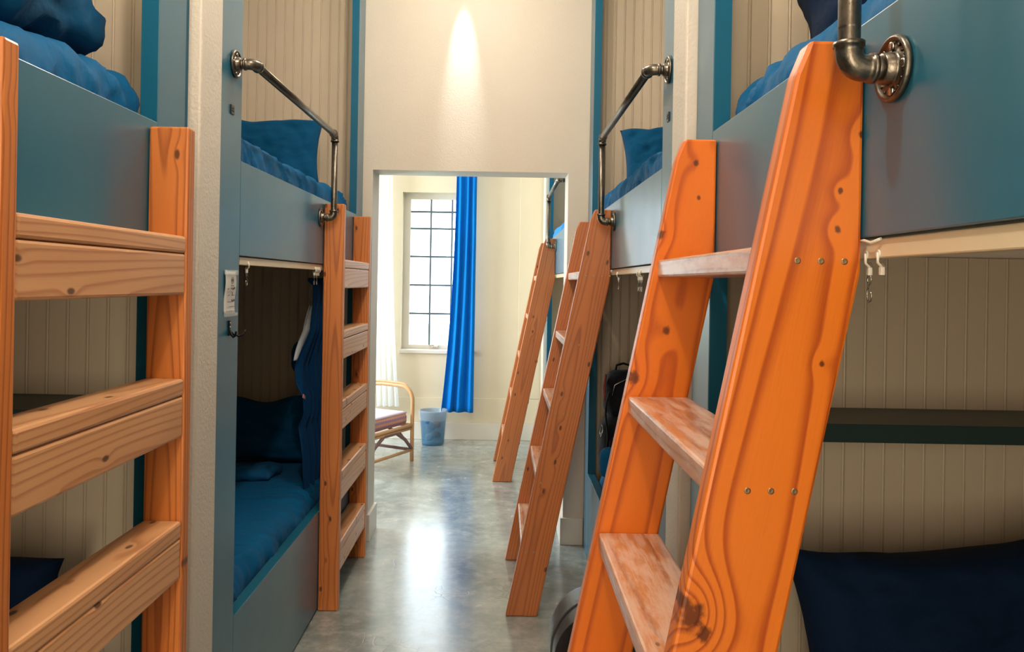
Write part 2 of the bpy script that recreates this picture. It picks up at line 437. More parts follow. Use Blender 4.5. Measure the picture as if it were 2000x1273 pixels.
# window
win = inst('window_1', (WX0+WX1)/2, BY+.15, WZ0)
bm = frame4(WX0+.065, WX1-.06, WZ0+.05, WZ1-.055, WX0, WX1, WZ0, WZ1, BY+.11, BY+.18)
fin(bm, 'window_frame', TRIMW, win)
fin(bx(WX0-.01, WX1+.01, BY-.03, BY+.11, WZ0-.02, WZ0+.012, bev=.004), 'window_sill', TRIMW, win)
MUNT = plain('grey_muntin_paint', srgb(96, 112, 122), .5)
gx0, gx1, gz0, gz1 = WX0+.065, WX1-.06, WZ0+.05, WZ1-.055
for x in (-.690, -.490): fin(bx(x-.008, x+.008, BY+.125, BY+.15, gz0, gz1), 'muntin', MUNT, win)
for z in (2.125, 1.966, 1.700, 1.430, 1.160): fin(bx(gx0, gx1, BY+.123, BY+.152, z-.009, z+.009), 'muntin', MUNT, win)
gl = N('window_glass'); gl.set((.9, .97, 1, 1), .03, alpha=.10)
xs = [gx0, -.690, -.490, gx1]; zs = [gz0, 1.160, 1.430, 1.700, 1.966, 2.125, gz1]
for i in range(3):
    for j in range(6):
        fin(bx(xs[i]+.003, xs[i+1]-.003, BY+.141, BY+.144, zs[j]+.004, zs[j+1]-.004), 'pane', gl.m, win)
bm = BM(); box(bm, -.66, -.60, BY+.085, BY+.112, WZ0+.028, WZ0+.044, bev=.003); tube(bm, [(-.63, BY+.10, WZ0+.04), (-.655, BY+.09, WZ0+.05), (-.69, BY+.088, WZ0+.046)], .006, 8)
fin(bm, 'window_latch', CHROME, win)
win2 = inst('assumed_window', -3.05, 5.9, .70)  # unseen frame added around the side area light; solid wall behind it
bm = BM()
for a in ((5.0, 5.05, .70, 2.40), (6.75, 6.80, .70, 2.40), (5.05, 6.75, .70, .75), (5.05, 6.75, 2.35, 2.40)): box(bm, -3.1, -3.0, *a)
fin(bm, 'window_frame', TRIMW, win2)
# garden outside
GRASS = plain('pale_lawn', srgb(150, 175, 130), .9)
fin(bx(-12, 12, 7.6, 30, -.3, -.2), 'lawn', GRASS, kind='structure')

# ------------------------------------------------------------------ bunks
def bunk(side, X, y0, y1, post_near, post_far, label, end_gap, trim=True, depth=.99, nearwall=None):
    """post_near / post_far: (ya, yb); opening y0..y1"""
    s = side; root = thing('bunk_bed', label, 'bunk bed', (X+s*.5, (y0+y1)/2, 0), 'built-in bunk beds along the corridor')
    def b(xa, xb, *r, **k):
        return bx(min(X+s*xa, X+s*xb), max(X+s*xa, X+s*xb), *r, **k)
    for ya, yb in (post_near, post_far):
        fin(b(0, TH, ya, yb, 0, CZ-.005, bev=.002), 'post', TEAL, root)
    fin(b(0, TH, y0+.0005, y1-.0005, 1.537, 1.823, bev=.002), 'guard_panel', TEAL, root)
    fin(b(0, TH, y0+.0005, y1-.0005, .012, .445, bev=.002), 'lower_panel', TEAL, root)
    e0, e1 = end_gap
    fin(b(TH+.001, depth, e0, e1, 1.640, 1.700), 'upper_platform', BEAD, root)
    fin(b(TH+.001, depth, e0, e1, .240, .300), 'lower_platform', BEAD, root)
    # curtain track under the guard panel
    fin(b(.006, .030, y0+.02, y1-.02, 1.509, 1.534, bev=.002), 'curtain_track', CREAMP, root)
    return root
L1 = bunk(-1, LX, Y0, Y1, (-.26, Y0), (Y1, Y2-.04), 'left teal built-in bunk bed nearest the camera, cut by the photo edge', (-.26, Y2-.016))
L2 = bunk(-1, LX, Y4, YW, (Y3, Y4), (YW, WY-.004), 'left teal built-in bunk bed between the cream pier and the doorway wall', (Y3+.002, WY-.016))
R1 = bunk(1, RX, Y0, Y1, (-.26, Y0), (Y1, Y2-.04), 'right teal built-in bunk bed nearest the camera, behind the big orange ladder', (-.26, Y2-.016))
R2 = bunk(1, RX, Y4, YW, (Y3, Y4), (YW, WY-.004), 'right teal built-in bunk bed between the cream pier and the doorway wall', (Y3+.002, WY-.016))
R3 = bunk(1, R3X, 4.73, 6.58, (WY2+.002, 4.73), (6.58, 6.78), 'teal bunk bed in the far room seen through the doorway', (WY2+.002, 6.78), depth=.99)
for r, X, s in ((L1, LX, -1), (R1, RX, 1)):
    xa, xb = sorted((X+s*.010, X+s*TH)); fin(bx(xa, xb, Y2-.037, Y2-.001, 0, CZ-.006), 'edge_trim', TEAL_D, r)
for r, X, s, ya, yb in ((L1, LX, -1, Y1, 0), (L2, LX, -1, YW, 0), (R1, RX, 1, Y1, 0), (R2, RX, 1, YW, 0), (R3, R3X, 1, 6.58, 0)):
    # thin darker reveal board lining the far post
    for z0, z1 in ((.447, 1.505), (1.825, CZ-.01)):
        xa, xb = sorted((X+s*.001, X+s*(TH+.0015))); fin(bx(xa, xb, ya-.0025, ya-.0004, z0, z1), 'reveal_board', TEAL_D, r)
# far room bunk needs its own end panels
fin(bx(R3X+.04, 1.38, 6.79, 6.83, 0, CZ-.01), 'end_panel', BEAD, R3)
# shelves on the end walls of the near bays
for r, X, s in ((L1, LX, -1), (R1, RX, 1)):
    xa, xb = sorted((X+s*.045, X+s*.98)); fin(bx(xa, xb, 1.700, Y2-.016, 1.128, 1.169, bev=.002), 'shelf', SHELFM, r)
# small charging sockets on the posts
for r, X, s, y in ((L2, LX, -1, 2.235), (R2, RX, 1, 2.235), (R3, R3X, 1, 4.67)):
    bm = BM(); xa, xb = sorted((X-s*.004, X+s*.001)); box(bm, xa, xb, y-.013, y+.013, 1.945, 1.972, bev=.001)
    o = fin(bm, 'charging_socket', BLACKP, r, label='small black charging socket')
    bm = BM()
    for dz in (.004, -.004):
        xa2, xb2 = sorted((X-s*.005, X-s*.0035)); box(bm, xa2, xb2, y-.008, y+.008, 1.9585+dz-.0018, 1.9585+dz+.0018)
    fin(bm, 'socket_slot', BLACKM, o)

# ------------------------------------------------------------------ ladders
def left_ladder(y0, y1, label, seed):
    t = thing('ladder', label, 'ladder', (-.75, (y0+y1)/2, 0), 'upright fir ladders on the left bunks')
    x0, x1 = LX+.0015, LX+.0905
    for i, (a, b) in enumerate(((y0, y0+TH), (y1-TH, y1))):
        fin(bx(x0, x1, a, b, .001, 1.805, bev=.005), 'stile', WOOD_L, t, grain='Zx', seed=seed*11+i)
    for k, z in enumerate((1.560, 1.243, .926, .609, .292)):
        fin(bx(x0+.001, x1-.001, y0+TH+.0005, y1-TH-.0005, z-.038, z, bev=.006), 'tread', RUNG_L, t, grain='Yx', seed=seed*13+k)
        fin(bx(x1-.040, x1-.002, y0+TH+.0005, y1-TH-.0005, z-.130, z-.0385, bev=.006), 'apron', RUNG_L, t, grain='Yz', seed=seed*17+k)
    return t
left_ladder(1.078, 1.753, 'upright fir ladder at the left photo edge, nearest the camera', 1)
left_ladder(3.400, 4.100, 'upright fir ladder on the second left bunk beside the doorway', 2)

LEAN = math.atan(.2)
GA = Vector((math.sin(LEAN), 0, math.cos(LEAN))); GB = Vector((math.cos(LEAN), 0, -math.sin(LEAN))); GC = Vector((0, 1, 0))
def right_ladder(X, y0, y1, label, seed, mats, tmat, nscrew=3, topcut=True):
    d = X-RX
    t = thing('leaning_ladder', label, 'ladder', (.106+d, (y0+y1)/2, 0), 'slanted fir ladders on the right bunks')
    prof = [(.036, .001), (.176, .001), (.4735, 1.49), (.4735, 1.797), (.402, 1.797), (.384, 1.752)]
    prof = [(px+d, pz) for px, pz in prof]
    for i, (a, b) in enumerate(((y0, y0+TH), (y1-TH, y1))):
        bm = prism(prof, 'Y', a, b, bev=.005)
        org = (.106+d, a, 0)
        fin(bm, 'stile', mats[i], t, grain=(GA, GB, GC), seed=None if mats[i] in SPECIAL else seed*19+i, origin=org)
    for k, z in enumerate((1.525, 1.220, .915, .610, .305)):
        xf = .036+.2*z+d+.004; xb = xf+.138
        if k == 0: xb = .474+d-.004
        fin(bx(xf, xb-.002, y0+TH+.0005, y1-TH-.0005, z-.038, z, bev=.005), 'tread', tmat, t, grain='Yx', seed=seed*23+k)
        if nscrew:
            for q in range(nscrew):
                xx = .036+.2*z+d+.025+q*(.105/(nscrew-1)) if nscrew > 3 else .036+.2*z+d+.048+q*.031
                bm = BM(); lathe(bm, [(.0045, -.0006), (.0045, .0006), (.0030, .0010), (.0012, .0004)], (xx, y0+.0003, z-.02), (0, -1, 0), 12)
                fin(bm, 'screw', SCREWM, t, smooth=True)
    return t
# grain coordinates of the photographed knots (origin: foot of the near stile)
def kg(x, z, r, y=0): 
    p = Vector((x-.106, 0, z)); return (p.dot(GA), p.dot(GB), r)
def px(x, y, Y):
    dx = x-982; dy = y-551; u = dx+.017*dy; v = dy-.017*dx
    return u/1500*Y, EYE-v/1500*Y
KN = [kg(*px(1642, 372, 1.015), .0060), kg(*px(1636, 447, 1.015), .0075), kg(*px(1605, 710, 1.015), .0065), kg(*px(1684, 262, 1.015), .0075),
      kg(*px(1350, 1205, 1.015), .030), kg(*px(1374, 1238, 1.015), .018), kg(*px(1336, 1178, 1.015), .016), kg(*px(1362, 1190, 1.015), .014)]
KF = [kg(*px(1302, 646, 1.715), .0150), kg(*px(1238, 738, 1.715), .022), kg(*px(1360, 318, 1.715), .011), kg(*px(1365, 386, 1.715), .008), kg(*px(1292, 458, 1.715), .014)]
WOOD_N = wood('lit_fir_near_stile', srgb(226, 120, 30), srgb(160, 58, 4), .018, .38, .62, knots=KN, knot_amt=.001, wig=.055)  # brightly lit look of this ladder is put into both stile tones
WOOD_F = wood('lit_fir_far_stile', srgb(228, 116, 18), srgb(168, 62, 4), .022, .40, .55, knots=KF, knot_amt=.001, wig=.055)
SPECIAL = {WOOD_N, WOOD_F}
right_ladder(RX, 1.015, 1.755, 'large orange slanted fir ladder in the right foreground', 3, (WOOD_N, WOOD_F), RUNG_R, 3)
right_ladder(RX, 3.380, 4.100, 'slanted brown fir ladder on the second right bunk, before the doorway', 4, (WOOD_B, WOOD_B), RUNG_R, 4)
right_ladder(R3X, 5.65, 6.35, 'slanted fir ladder in the far room beyond the doorway', 5, (WOOD_B, WOOD_B), RUNG_R, 0)

# ------------------------------------------------------------------ pipe grab rails
def flange(root, c, ax):
    ax = Vector(ax); bm = BM()
    lathe(bm, [(.040, 0), (.0405, .004), (.0395, .0075), (.037, .0085), (.0345, .0070), (.033, .0045), (.021, .0045), (.0195, .008), (.0185, .018), (.0165, .0195), (.013, .0195)], c, ax, 32)
    f = fin(bm, 'flange', PIPE, root, smooth=True)
    s = ax.orthogonal().normalized(); t = ax.cross(s); c = Vector(c)
    for k in range(4):
        a = PI/4+k*PI/2; p = c+(s*math.cos(a)+t*math.sin(a))*.0275
        bm = BM(); lathe(bm, [(.0058, .0040), (.0058, .0062), (.0042, .0078), (.0015, .0068)], p, ax, 12)
        fin(bm, 'screw', CHROME, f, smooth=True)
    bm = BM()
    for k in range(16):     # cast ribs and lettering-like bosses between the holes
        a = k*PI/8+PI/16
        p = c+(s*math.cos(a)+t*math.sin(a))*.0275; q = c+(s*math.cos(a)+t*math.sin(a))*.0315
        if k % 4 not in (1, 2): tube(bm, [p+ax*.0055, q+ax*.0055], .0013, 6)
        else:
            r_ = (-s*math.sin(a)+t*math.cos(a))*.0022
            tube(bm, [p+ax*.0052-r_*1.6-(p-q)*.6, p+ax*.0052-(p-q)*.9, p+ax*.0052+r_*1.6-(p-q)*.3], .001, 6)
    fin(bm, 'cast_boss', PIPE, f, smooth=True)
def elbow(root, c, d1, d2):
    """c: crossing of the two axes; openings towards d1 and d2"""
    c = Vector(c); d1 = Vector(d1); d2 = Vector(d2); R = .019; pts = []; rad = []
    a0 = c+d1*.031; pts += [a0, c+d1*.0255, c+d1*.0250, c+d1*R]; rad += [.0185, .0185, .0165, .0160]
    for k in range(1, 8):
        a = k/8*PI/2; pts.append(c+d1*R+d2*R-(d2*R*math.cos(a)+d1*R*math.sin(a))); rad.append(.0162)
    pts += [c+d2*R, c+d2*.0250, c+d2*.0255, c+d2*.031]; rad += [.0160, .0165, .0185, .0185]
    fin(tube(BM(), pts, rad, 20), 'elbow', PIPE, root, smooth=True)
def rail(X, s, ya, yb, label):
    """s: +1 when the bunk is on the right; rail stands off towards the corridor"""
    z1, z0 = 2.097, 1.738; st = .058; xr = X-s*st
    t = thing('grab_rail', label, 'rail', (X, yb, z0), 'gunmetal pipe grab rails on the upper bunks')
    n = (-s, 0, 0)
    flange(t, (X-s*.0005, yb, z0), n); flange(t, (X-s*.0005, ya, z1), n)
    E = Vector
    elbow(t, (xr, yb, z0), (s, 0, 0), (0, 0, 1)); elbow(t, (xr, ya, z1), (s, 0, 0), (0, 1, 0)); elbow(t, (xr, yb, z1), (0, -1, 0), (0, 0, -1))
    for y, z in ((yb, z0), (ya, z1)):
        fin(tube(BM(), [(X-s*.016, y, z), (xr+s*.030, y, z)], .0133, 16), 'nipple', PIPE, t, smooth=True)
    fin(tube(BM(), [(xr, ya+.030, z1), (xr, yb-.030, z1)], .0133, 18), 'rail_pipe', PIPE, t, smooth=True)
    pts = []; rad = []
    pts += [(xr, yb, z1-.030), (xr, yb, z0+.050)]; rad += [.0133, .0133]
    for k in range(8): pts += [(xr, yb, z0+.048-k*.0022), (xr, yb, z0+.0469-k*.0022)]; rad += [.0133, .0125]
    fin(tube(BM(), pts, rad, 18), 'upright_pipe', PIPE, t, smooth=True)
    return t
rail(RX, 1, -.165, .936, 'gunmetal pipe rail beside the top of the large orange ladder')
rail(LX, -1, 2.255, 3.335, 'gunmetal pipe rail on the second left bunk')
rail(RX, 1, 2.240, 3.300, 'gunmetal pipe rail on the second right bunk')
rail(R3X, 1, 4.655, 5.60, 'small gunmetal pipe rail in the far room seen through the doorway')

# ------------------------------------------------------------------ mattresses
def mattress(X, s, y0, y1, zb, h, label, mat, group, seed, rnd=.07, gather=.012, fine=True):
    x0 = X+s*(TH+.012); w_ = .90; cx = x0+s*w_/2
    def disp(p, n):
        side = max(0, -s*n.x); top = max(0, n.z)
        g = side+.55*top*max(0, 1-abs(p.x-x0)/.30)
        w1 = nz(p, 3, seed)*.5
        q = Vector((p.x*2.5+seed, p.y*9+p.z*7+w1*2, p.z*3+w1)); r1 = 1-abs(noise.noise(q))*2.4
        q = Vector((p.x*5+seed, p.y*21-p.z*9+w1*5, p.z*6)); r2 = 1-abs(noise.noise(q))*2.4
        return g*gather*(r1*r1*1.3*(r1 > 0)+.5*r2*(r2 > 0)-.4)+.012*nz(p, 3.2, seed)+.003*nz(p, 11, seed+5)
    bm = rbox(cx, (y0+y1)/2, zb+h/2+.006, w_, y1-y0, h-.012, rnd, .013 if fine else .03, disp)
    o = fin(bm, 'mattress', mat, smooth=True); tag(o, label, 'mattress', group); return o
mattress(LX, -1, 2.16, 4.10, .300, .215, 'blue-sheeted mattress on the lower left bunk beside the doorway', SHEET, 'lower mattresses', 1, gather=.016)
mattress(LX, -1, 2.16, 4.12, 1.700, .235, 'blue-sheeted mattress on the second left upper bunk', SHEET, 'upper mattresses', 2)
mattress(RX, 1, 2.16, 4.12, 1.700, .245, 'blue-sheeted mattress on the second right upper bunk', SHEET, 'upper mattresses', 3)
mattress(RX, 1, -.2, 1.80, 1.700, .245, 'blue-sheeted mattress on the near right upper bunk', SHEET, 'upper mattresses', 4, rnd=.11)
mattress(LX, -1, -.2, 1.80, 1.700, .225, 'blue-sheeted mattress on the near left upper bunk', SHEET, 'upper mattresses', 5)
mattress(RX, 1, 2.16, 4.10, .300, .190, 'blue mattress on the lower right bunk under the backpack', SHEET, 'lower mattresses', 6, fine=False)
mattress(RX, 1, -.2, 1.80, .300, .215, 'blue mattress on the near right lower bunk', SHEET, 'lower mattresses', 7, fine=False)
mattress(LX, -1, -.2, 1.80, .300, .215, 'blue mattress on the near left lower bunk', SHEET, 'lower mattresses', 8, fine=False)
mattress(R3X, 1, 4.62, 6.72, 1.700, .235, 'light blue mattress on the far room upper bunk', fabric('light_blue_sheet', srgb(60, 140, 205), .8), 'upper mattresses', 9, fine=False)

# ------------------------------------------------------------------ pillows
def pillow(wd, ht, th, seed, mat, loc, rot, label, **k):
    o = fin(pillow_bm(wd, ht, th, seed, **k), 'pillow', mat, smooth=True, origin=(0, 0, 0))
    place(o, loc, rot); tag(o, label, 'pillow', 'pillows on the bunks'); return o
pillow(.64, .36, .14, 2.2, NAVY, (-1.25, 3.86, 1.935), (-.22, .0, 0), 'blue pillow propped upright on the second left upper bunk')
pillow(.50, .34, .15, 3.1, NAVY, (.85, 3.80, 1.95), (-.30, -.08, -.1), 'blue pillow on the second right upper bunk', crumple=.02)
pillow(.95, .345, .16, 7.4, NAVY, (-1.36, 4.00, .505), (-.12, 0, 0), 'wide navy pillow with a wavy top on the lower left bunk',
       edge=lambda u: .014*math.sin(u*9+2.2))
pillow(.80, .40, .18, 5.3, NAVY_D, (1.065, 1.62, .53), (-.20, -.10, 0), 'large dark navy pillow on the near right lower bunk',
       edge=lambda u: .03*(u*u)+.012*u, n=48)
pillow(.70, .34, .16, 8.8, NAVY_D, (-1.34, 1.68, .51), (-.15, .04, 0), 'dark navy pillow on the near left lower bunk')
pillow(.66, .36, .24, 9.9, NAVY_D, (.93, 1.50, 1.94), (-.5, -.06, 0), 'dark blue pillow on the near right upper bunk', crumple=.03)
# ruffled duvet bundle on near left upper bunk
t = thing('duvet', 'ruffled navy duvet bundle on the near left upper bunk', 'duvet', (-1.2, 1.3, 1.92))
for k, (cx_, cy_, cz_, lx_, ly_, lz_) in enumerate(((-1.18, 1.30, 2.02, .58, .80, .17), (-1.22, 1.22, 2.15, .50, .72, .14), (-1.26, 1.12, 2.27, .42, .60, .13))):
    dsp = lambda p, n, k=k: .030*nz(p, 4, k*3.1)+.016*(1-abs(noise.noise(Vector((p.x*6+k, p.y*7, p.z*16+3*nz(p, 3, k)))))*3)+.006*nz(p, 16, k)
    fin(rbox(cx_, cy_, cz_, lx_, ly_, lz_, .06, .018, dsp), 'fold', NAVY, t, smooth=True)

# crumpled garment on L2 lower mattress
def gar(p, n): return .014*nz(p, 11, 2)+.008*nz(p, 26, 4)
o = fin(rbox(-1.22, 3.70, .535, .30, .20, .05, .024, .010, gar), 'garment', fabric('teal_blue_garment', srgb(20, 92, 140), .7), smooth=True)
tag(o, 'crumpled blue garment at the foot of the wavy navy pillow', 'clothing')

# ------------------------------------------------------------------ carriers and hooks on the curtain tracks
def carrier(X, s, y, label, hook=True, group='curtain glides on the tracks', sc=.78):
    xc = X+s*.018; zt = 1.509; q = -s
    t = thing('curtain_glide', label, 'curtain hook', (xc, y, zt-.05), group)
    bm = BM(); lathe(bm, [(.007, -.003), (.0085, -.002), (.0085, .002), (.007, .003)], (xc+q*.0165, y, zt+.008), (1, 0, 0), 14)
    fin(bm, 'wheel', WHITEP, t, smooth=True)
    bm = BM(); tube(bm, [(xc+q*.020, y-.004, zt+.010), (xc+q*.020, y-.004, zt-.008), (xc+q*.010, y, zt-.016), (xc, y+.012, zt-.017), (xc, y+.021, zt-.007)], .0026, 8)
    box(bm, xc+q*.010-.004, xc+q*.010+.004, y-.004, y+.005, zt-.031, zt-.016, bev=.001)
    fin(bm, 'bracket', WHITEP, t, smooth=True)
    if hook:
        b0 = Vector((xc+q*.010, y, zt-.030)); P = []
        for dy, dz in ((0, 0), (.006, -.004), (.007, -.010), (.002, -.017), (-.005, -.024), (-.009, -.034), (-.007, -.046), (-.001, -.052), (.006, -.049), (.009, -.040), (.007, -.031)): P.append(b0+Vector((0, -dy, dz)))
        fin(tube(BM(), P, .0013, 8), 's_hook', CHROME, t, smooth=True)
        P = [b0+Vector((0, dy, dz)) for dy, dz in ((0, 0), (.006, -.004), (.008, -.010), (.006, -.014))]
        fin(tube(BM(), P, .0013, 8), 'ring', CHROME, t, smooth=True)
    for ch in t.children:
        for v_ in ch.data.vertices: v_.co *= sc
        P0 = Vector((0, 0, zt-t.location.z)); ch.location = P0+(ch.location-P0)*sc
    return t
carrier(RX, 1, 1.018, sc=.7, label= 'cream glide with a long steel hook at the edge of the big orange ladder')
carrier(RX, 1, .985, sc=.7, label= 'cream glide without hook, right of the big orange ladder', hook=False)
carrier(LX, -1, 2.42, 'white glide with steel hook at the near end of the second left track')
for k, y in enumerate((3.285, 3.305, 3.33, 3.36, 3.50, 3.58, 3.66, 3.74, 3.82, 3.90)):
    carrier(LX, -1, y, 'white glides bunched at the ladder end of the second left track', hook=k % 2 == 0, group='bunched glides on the second left track')
carrier(RX, 1, 3.22, 'white glide with steel hook beside the slanted brown ladder')
for y in (2.68, 2.71, 2.745):
    carrier(RX, 1, y, 'white glides bunched left of the big orange ladder on the second right track', group='bunched glides on the second right track')
# white end clip beside the big ladder
bm = BM(); tube(bm, [(RX+.004, .975, 1.5335), (RX-.001, .99, 1.529), (RX-.003, 1.005, 1.5325), (RX-.001, 1.02, 1.5325)], .002, 8)
fin(bm, 'track_clip', WHITEP, R1, smooth=True)

# ------------------------------------------------------------------ curtain gathered on the second left bunk
rows = []
NZ_ = 60; NS = 90
def nearedge(z):
    f = (1.45-z)/1.0
    pr = [(0, 0), (.10, .00), (.22, .02), (.30, .10), (.38, .17), (.46, .15), (.52, .08), (.60, .07), (.66, .12), (.72, .09), (.80, .06), (1.0, .05)]
    for (a, b), (c, d) in zip(pr, pr[1:]):
        if a <= f <= c: return b+(d-b)*(f-a)/(c-a)
    return .05
for i in range(NZ_+1):
    z = 1.475-i/NZ_*1.0; r = []
    for j in range(NS+1):
        tt = j/NS; bulge = nearedge(z)
        y = 3.52+tt*.46-bulge*.2*(1-tt)
        x = LX-.062-bulge*.42*(1-tt)**1.5-.008*(1+math.sin(tt*2*PI*7+.6*noise.noise(Vector((tt*2, z*2, 0)))))-.010*noise.noise(Vector((tt*5, z*4, 1)))
        r.append((x, y, z))
    rows.append(r)
t = thing('curtain', 'navy privacy curtain bunched at the ladder end of the second left bunk', 'curtain', (LX-.08, 3.75, .47))
cloth(rows, CURT_D, 'curtain_panel', t)
fin(prism([(3.490, .93), (3.535, .915), (3.54, .925), (3.50, .945)], 'X', LX-.105, LX-.101), 'pink_label', PINK, t, label='small pink sewn label')
rows = []
for i in range(31):
    f = i/30; z = 1.345-f*.25; r = []
    for j in range(13):
        a = j/12; bul = nearedge(z)*.42+.012+.016*math.sin(PI*f)
        r.append((LX-.078-bul*(1-.5*a)-.006*math.sin(a*7+f*3), 3.545+.10*a-nearedge(z)*.19+.008*math.sin(a*9+f*4), z))
    rows.append(r)
o = cloth(rows, CLOTHW, 'towel', thick=.004)
tag(o, 'white towel hanging behind the navy privacy curtain', 'towel')
# small drawstring bag seen through the rungs of the second left ladder
t = thing('drawstring_bag', 'pale blue drawstring bag hanging behind the second left ladder', 'bag', (LX-.06, 3.98, .98))
def bagd(p, n): return .010*nz(p, 14, 1)+.006*nz(p, 30, 2)
fin(rbox(LX-.20, 3.90, 1.07, .13, .14, .18, .06, .012, bagd), 'bag_body', SHEET, t, smooth=True)
bm = BM(); P = [(LX-.15+.012*math.sin(k*.9), 3.83+.02*math.cos(k*.7), 1.50-k*.020) for k in range(18)]; tube(bm, P, .003, 6)
fin(bm, 'drawstring', CLOTHW, t, smooth=True)
bm = BM(); P = [(LX-.16+.025*math.sin(k*.5), 3.84, 1.22-.02*k+.01*math.sin(k)) for k in range(8)]; tube(bm, P, .003, 6)
fin(bm, 'drawstring', CLOTHW, t, smooth=True)

# ------------------------------------------------------------------ bed tag and coat hook on the near post of the second left bunk
t = thing('bed_tag', 'white laminated bed tag on the teal post beside the cream pier', 'sign', (LX, 2.24, 1.36))
rows = [[(LX+.003+.0025*math.sin(i*.5), y, 1.488-i*.0102) for y in (2.197, 2.22, 2.245, 2.263, 2.283)] for i in range(13)]
cloth(rows, plain('white_card', srgb(236, 232, 226), .5), 'card', t, thick=.0012)
SL = N('clear_sleeve'); SL.set(srgb(225, 235, 238), .1, alpha=.35)
fin(bx(LX+.0015, LX+.010, 2.192, 2.288, 1.478, 1.492, bev=.002), 'sleeve_fold', SL.m, t)
fin(bx(LX+.0015, LX+.010, 2.192, 2.288, 1.357, 1.367, bev=.002), 'sleeve_fold', SL.m, t)
INK = plain('grey_ink', srgb(70, 68, 74), .7)
bm = BM(); xx = LX+.0072
def scrib(y, z, wd, ht, n, seed):
    r = random.Random(seed); P = [(xx, y+wd*k/n, z+ht*r.uniform(-.5, .5)) for k in range(n+1)]; tube(bm, P, .0007, 4)
def ring(y, z, ra):
    tube(bm, [(xx, y+ra*math.cos(a*PI/8), z+ra*math.sin(a*PI/8)) for a in range(17)], .0007, 4)
ring(2.246, 1.462, .009); ring(2.246, 1.462, .004); scrib(2.236, 1.446, .022, .004, 8, 1)
scrib(2.207, 1.437, .014, .003, 6, 2); scrib(2.234, 1.438, .034, .008, 12, 3)
scrib(2.207, 1.419, .016, .003, 6, 4); scrib(2.236, 1.418, .028, .002, 3, 5); scrib(2.243, 1.424, .004, .012, 4, 6)
scrib(2.207, 1.400, .034, .003, 12, 7); scrib(2.238, 1.403, .028, .010, 9, 8)
scrib(2.220, 1.386, .042, .002, 12, 9)
fin(bm, 'printed_mark', INK, t)
t = thing('coat_hook', 'black double coat hook below the laminated bed tag', 'hook', (LX, 2.24, 1.30))
fin(bx(LX+.0005, LX+.0045, 2.233, 2.245, 1.300, 1.345, bev=.0015), 'back_plate', BLACKM, t)
for sg in (-1, 1):
    P = [(LX+.004, 2.239, 1.315), (LX+.012, 2.239+sg*.010, 1.303), (LX+.022, 2.239+sg*.022, 1.298), (LX+.032, 2.239+sg*.034, 1.303), (LX+.036, 2.239+sg*.040, 1.316)]
    fin(tube(BM(), P, [.003, .003, .0028, .0026, .0034], 10), 'prong', BLACKM, t, smooth=True)
for z in (1.338, 1.326):
    bm = BM(); lathe(bm, [(.0025, 0), (.0020, .0012)], (LX+.0045, 2.239, z), (1, 0, 0), 10); fin(bm, 'screw', CHROME, t)

# ------------------------------------------------------------------ backpack on the lower right bunk
t = thing('backpack', 'black backpack standing at the far end of the lower right bunk', 'backpack', (.62, 3.98, .49))
dd = lambda p, n: .010*nz(p, 9, 4)+.004*nz(p, 25, 4)
fin(rbox(.640, 4.02, .645, .24, .22, .30, .09, .014, dd), 'main_compartment', BLACK_F, t, smooth=True)
fin(rbox(.640, 4.02, .895, .20, .18, .26, .085, .014, dd), 'top_compartment', BLACK_F, t, smooth=True)
fin(rbox(.560, 3.885, .565, .10, .10, .15, .045, .010, dd), 'side_pocket', SHEET, t, smooth=True, label='blue side pocket')
fin(rbox(.640, 3.905, .60, .17, .05, .18, .022, .012, dd), 'front_pocket', BLACK_F, t, smooth=True)
fin(tube(BM(), [(.60, 4.03, 1.02), (.605, 4.03, 1.045), (.64, 4.03, 1.055), (.675, 4.03, 1.045), (.68, 4.03, 1.02)], .006, 8), 'carry_loop', BLACK_F, t, smooth=True)
fin(tube(BM(), [(.57, 3.925, .90), (.58, 3.918, .955), (.64, 3.925, .985), (.70, 3.918, .955), (.71, 3.925, .90)], .003, 6), 'zip', CHROME, t, smooth=True)
bm = BM(); tube(bm, [(.545, 4.00, 1.0), (.533, 3.97, .93), (.540, 3.96, .86)], .006, 8)
fin(bm, 'piping', fabric('dusty_red_piping', srgb(150, 70, 64), .7), t, smooth=True)
rows = [[(.55-.012*math.sin(i*.5)-(.035*i/12)+.02*(i/12)**2, 3.90+j*.035-.02*math.sin(i*.4), .92-i*.026) for j in range(2)] for i in range(13)]
cloth(rows, BLACK_F, 'shoulder_strap', t, thick=.006)
bm = BM(); tube(bm, [(.520, 3.89, .735), (.520, 3.945, .745), (.512, 3.945, .705), (.512, 3.89, .695), (.520, 3.89, .735)], .0035, 8)
fin(bm, 'buckle', CHROME, t, smooth=True)

# ------------------------------------------------------------------ suitcase on the floor behind the big ladder
t = thing('suitcase', 'black rounded hard-shell suitcase on the floor behind the big orange ladder', 'suitcase', (.30, 2.02, 0))
def arc_rect(x0, x1, z0, z1, r, n=10):
    pts = []
    for cx_, cz_, a0 in ((x1-r, z0+r, -PI/2), (x1-r, z1-r, 0), (x0+r, z1-r, PI/2), (x0+r, z0+r, PI)):
        for k in range(n+1): a = a0+k/n*PI/2; pts.append((cx_+r*math.cos(a), cz_+r*math.sin(a)))
    return pts
fin(prism(arc_rect(.142, .442, .03, .66, .13), 'Y', 1.90, 1.980, bev=.030), 'front_shell', BLACKP, t, smooth=True)
fin(prism(arc_rect(.142, .442, .03, .66, .13), 'Y', 2.000, 2.08, bev=.030), 'rear_shell', BLACKP, t, smooth=True)
fin(prism(arc_rect(.139, .445, .027, .663, .132), 'Y', 1.980, 2.00, bev=.002), 'zip_band', plain('grey_band', srgb(60, 62, 64), .4), t)
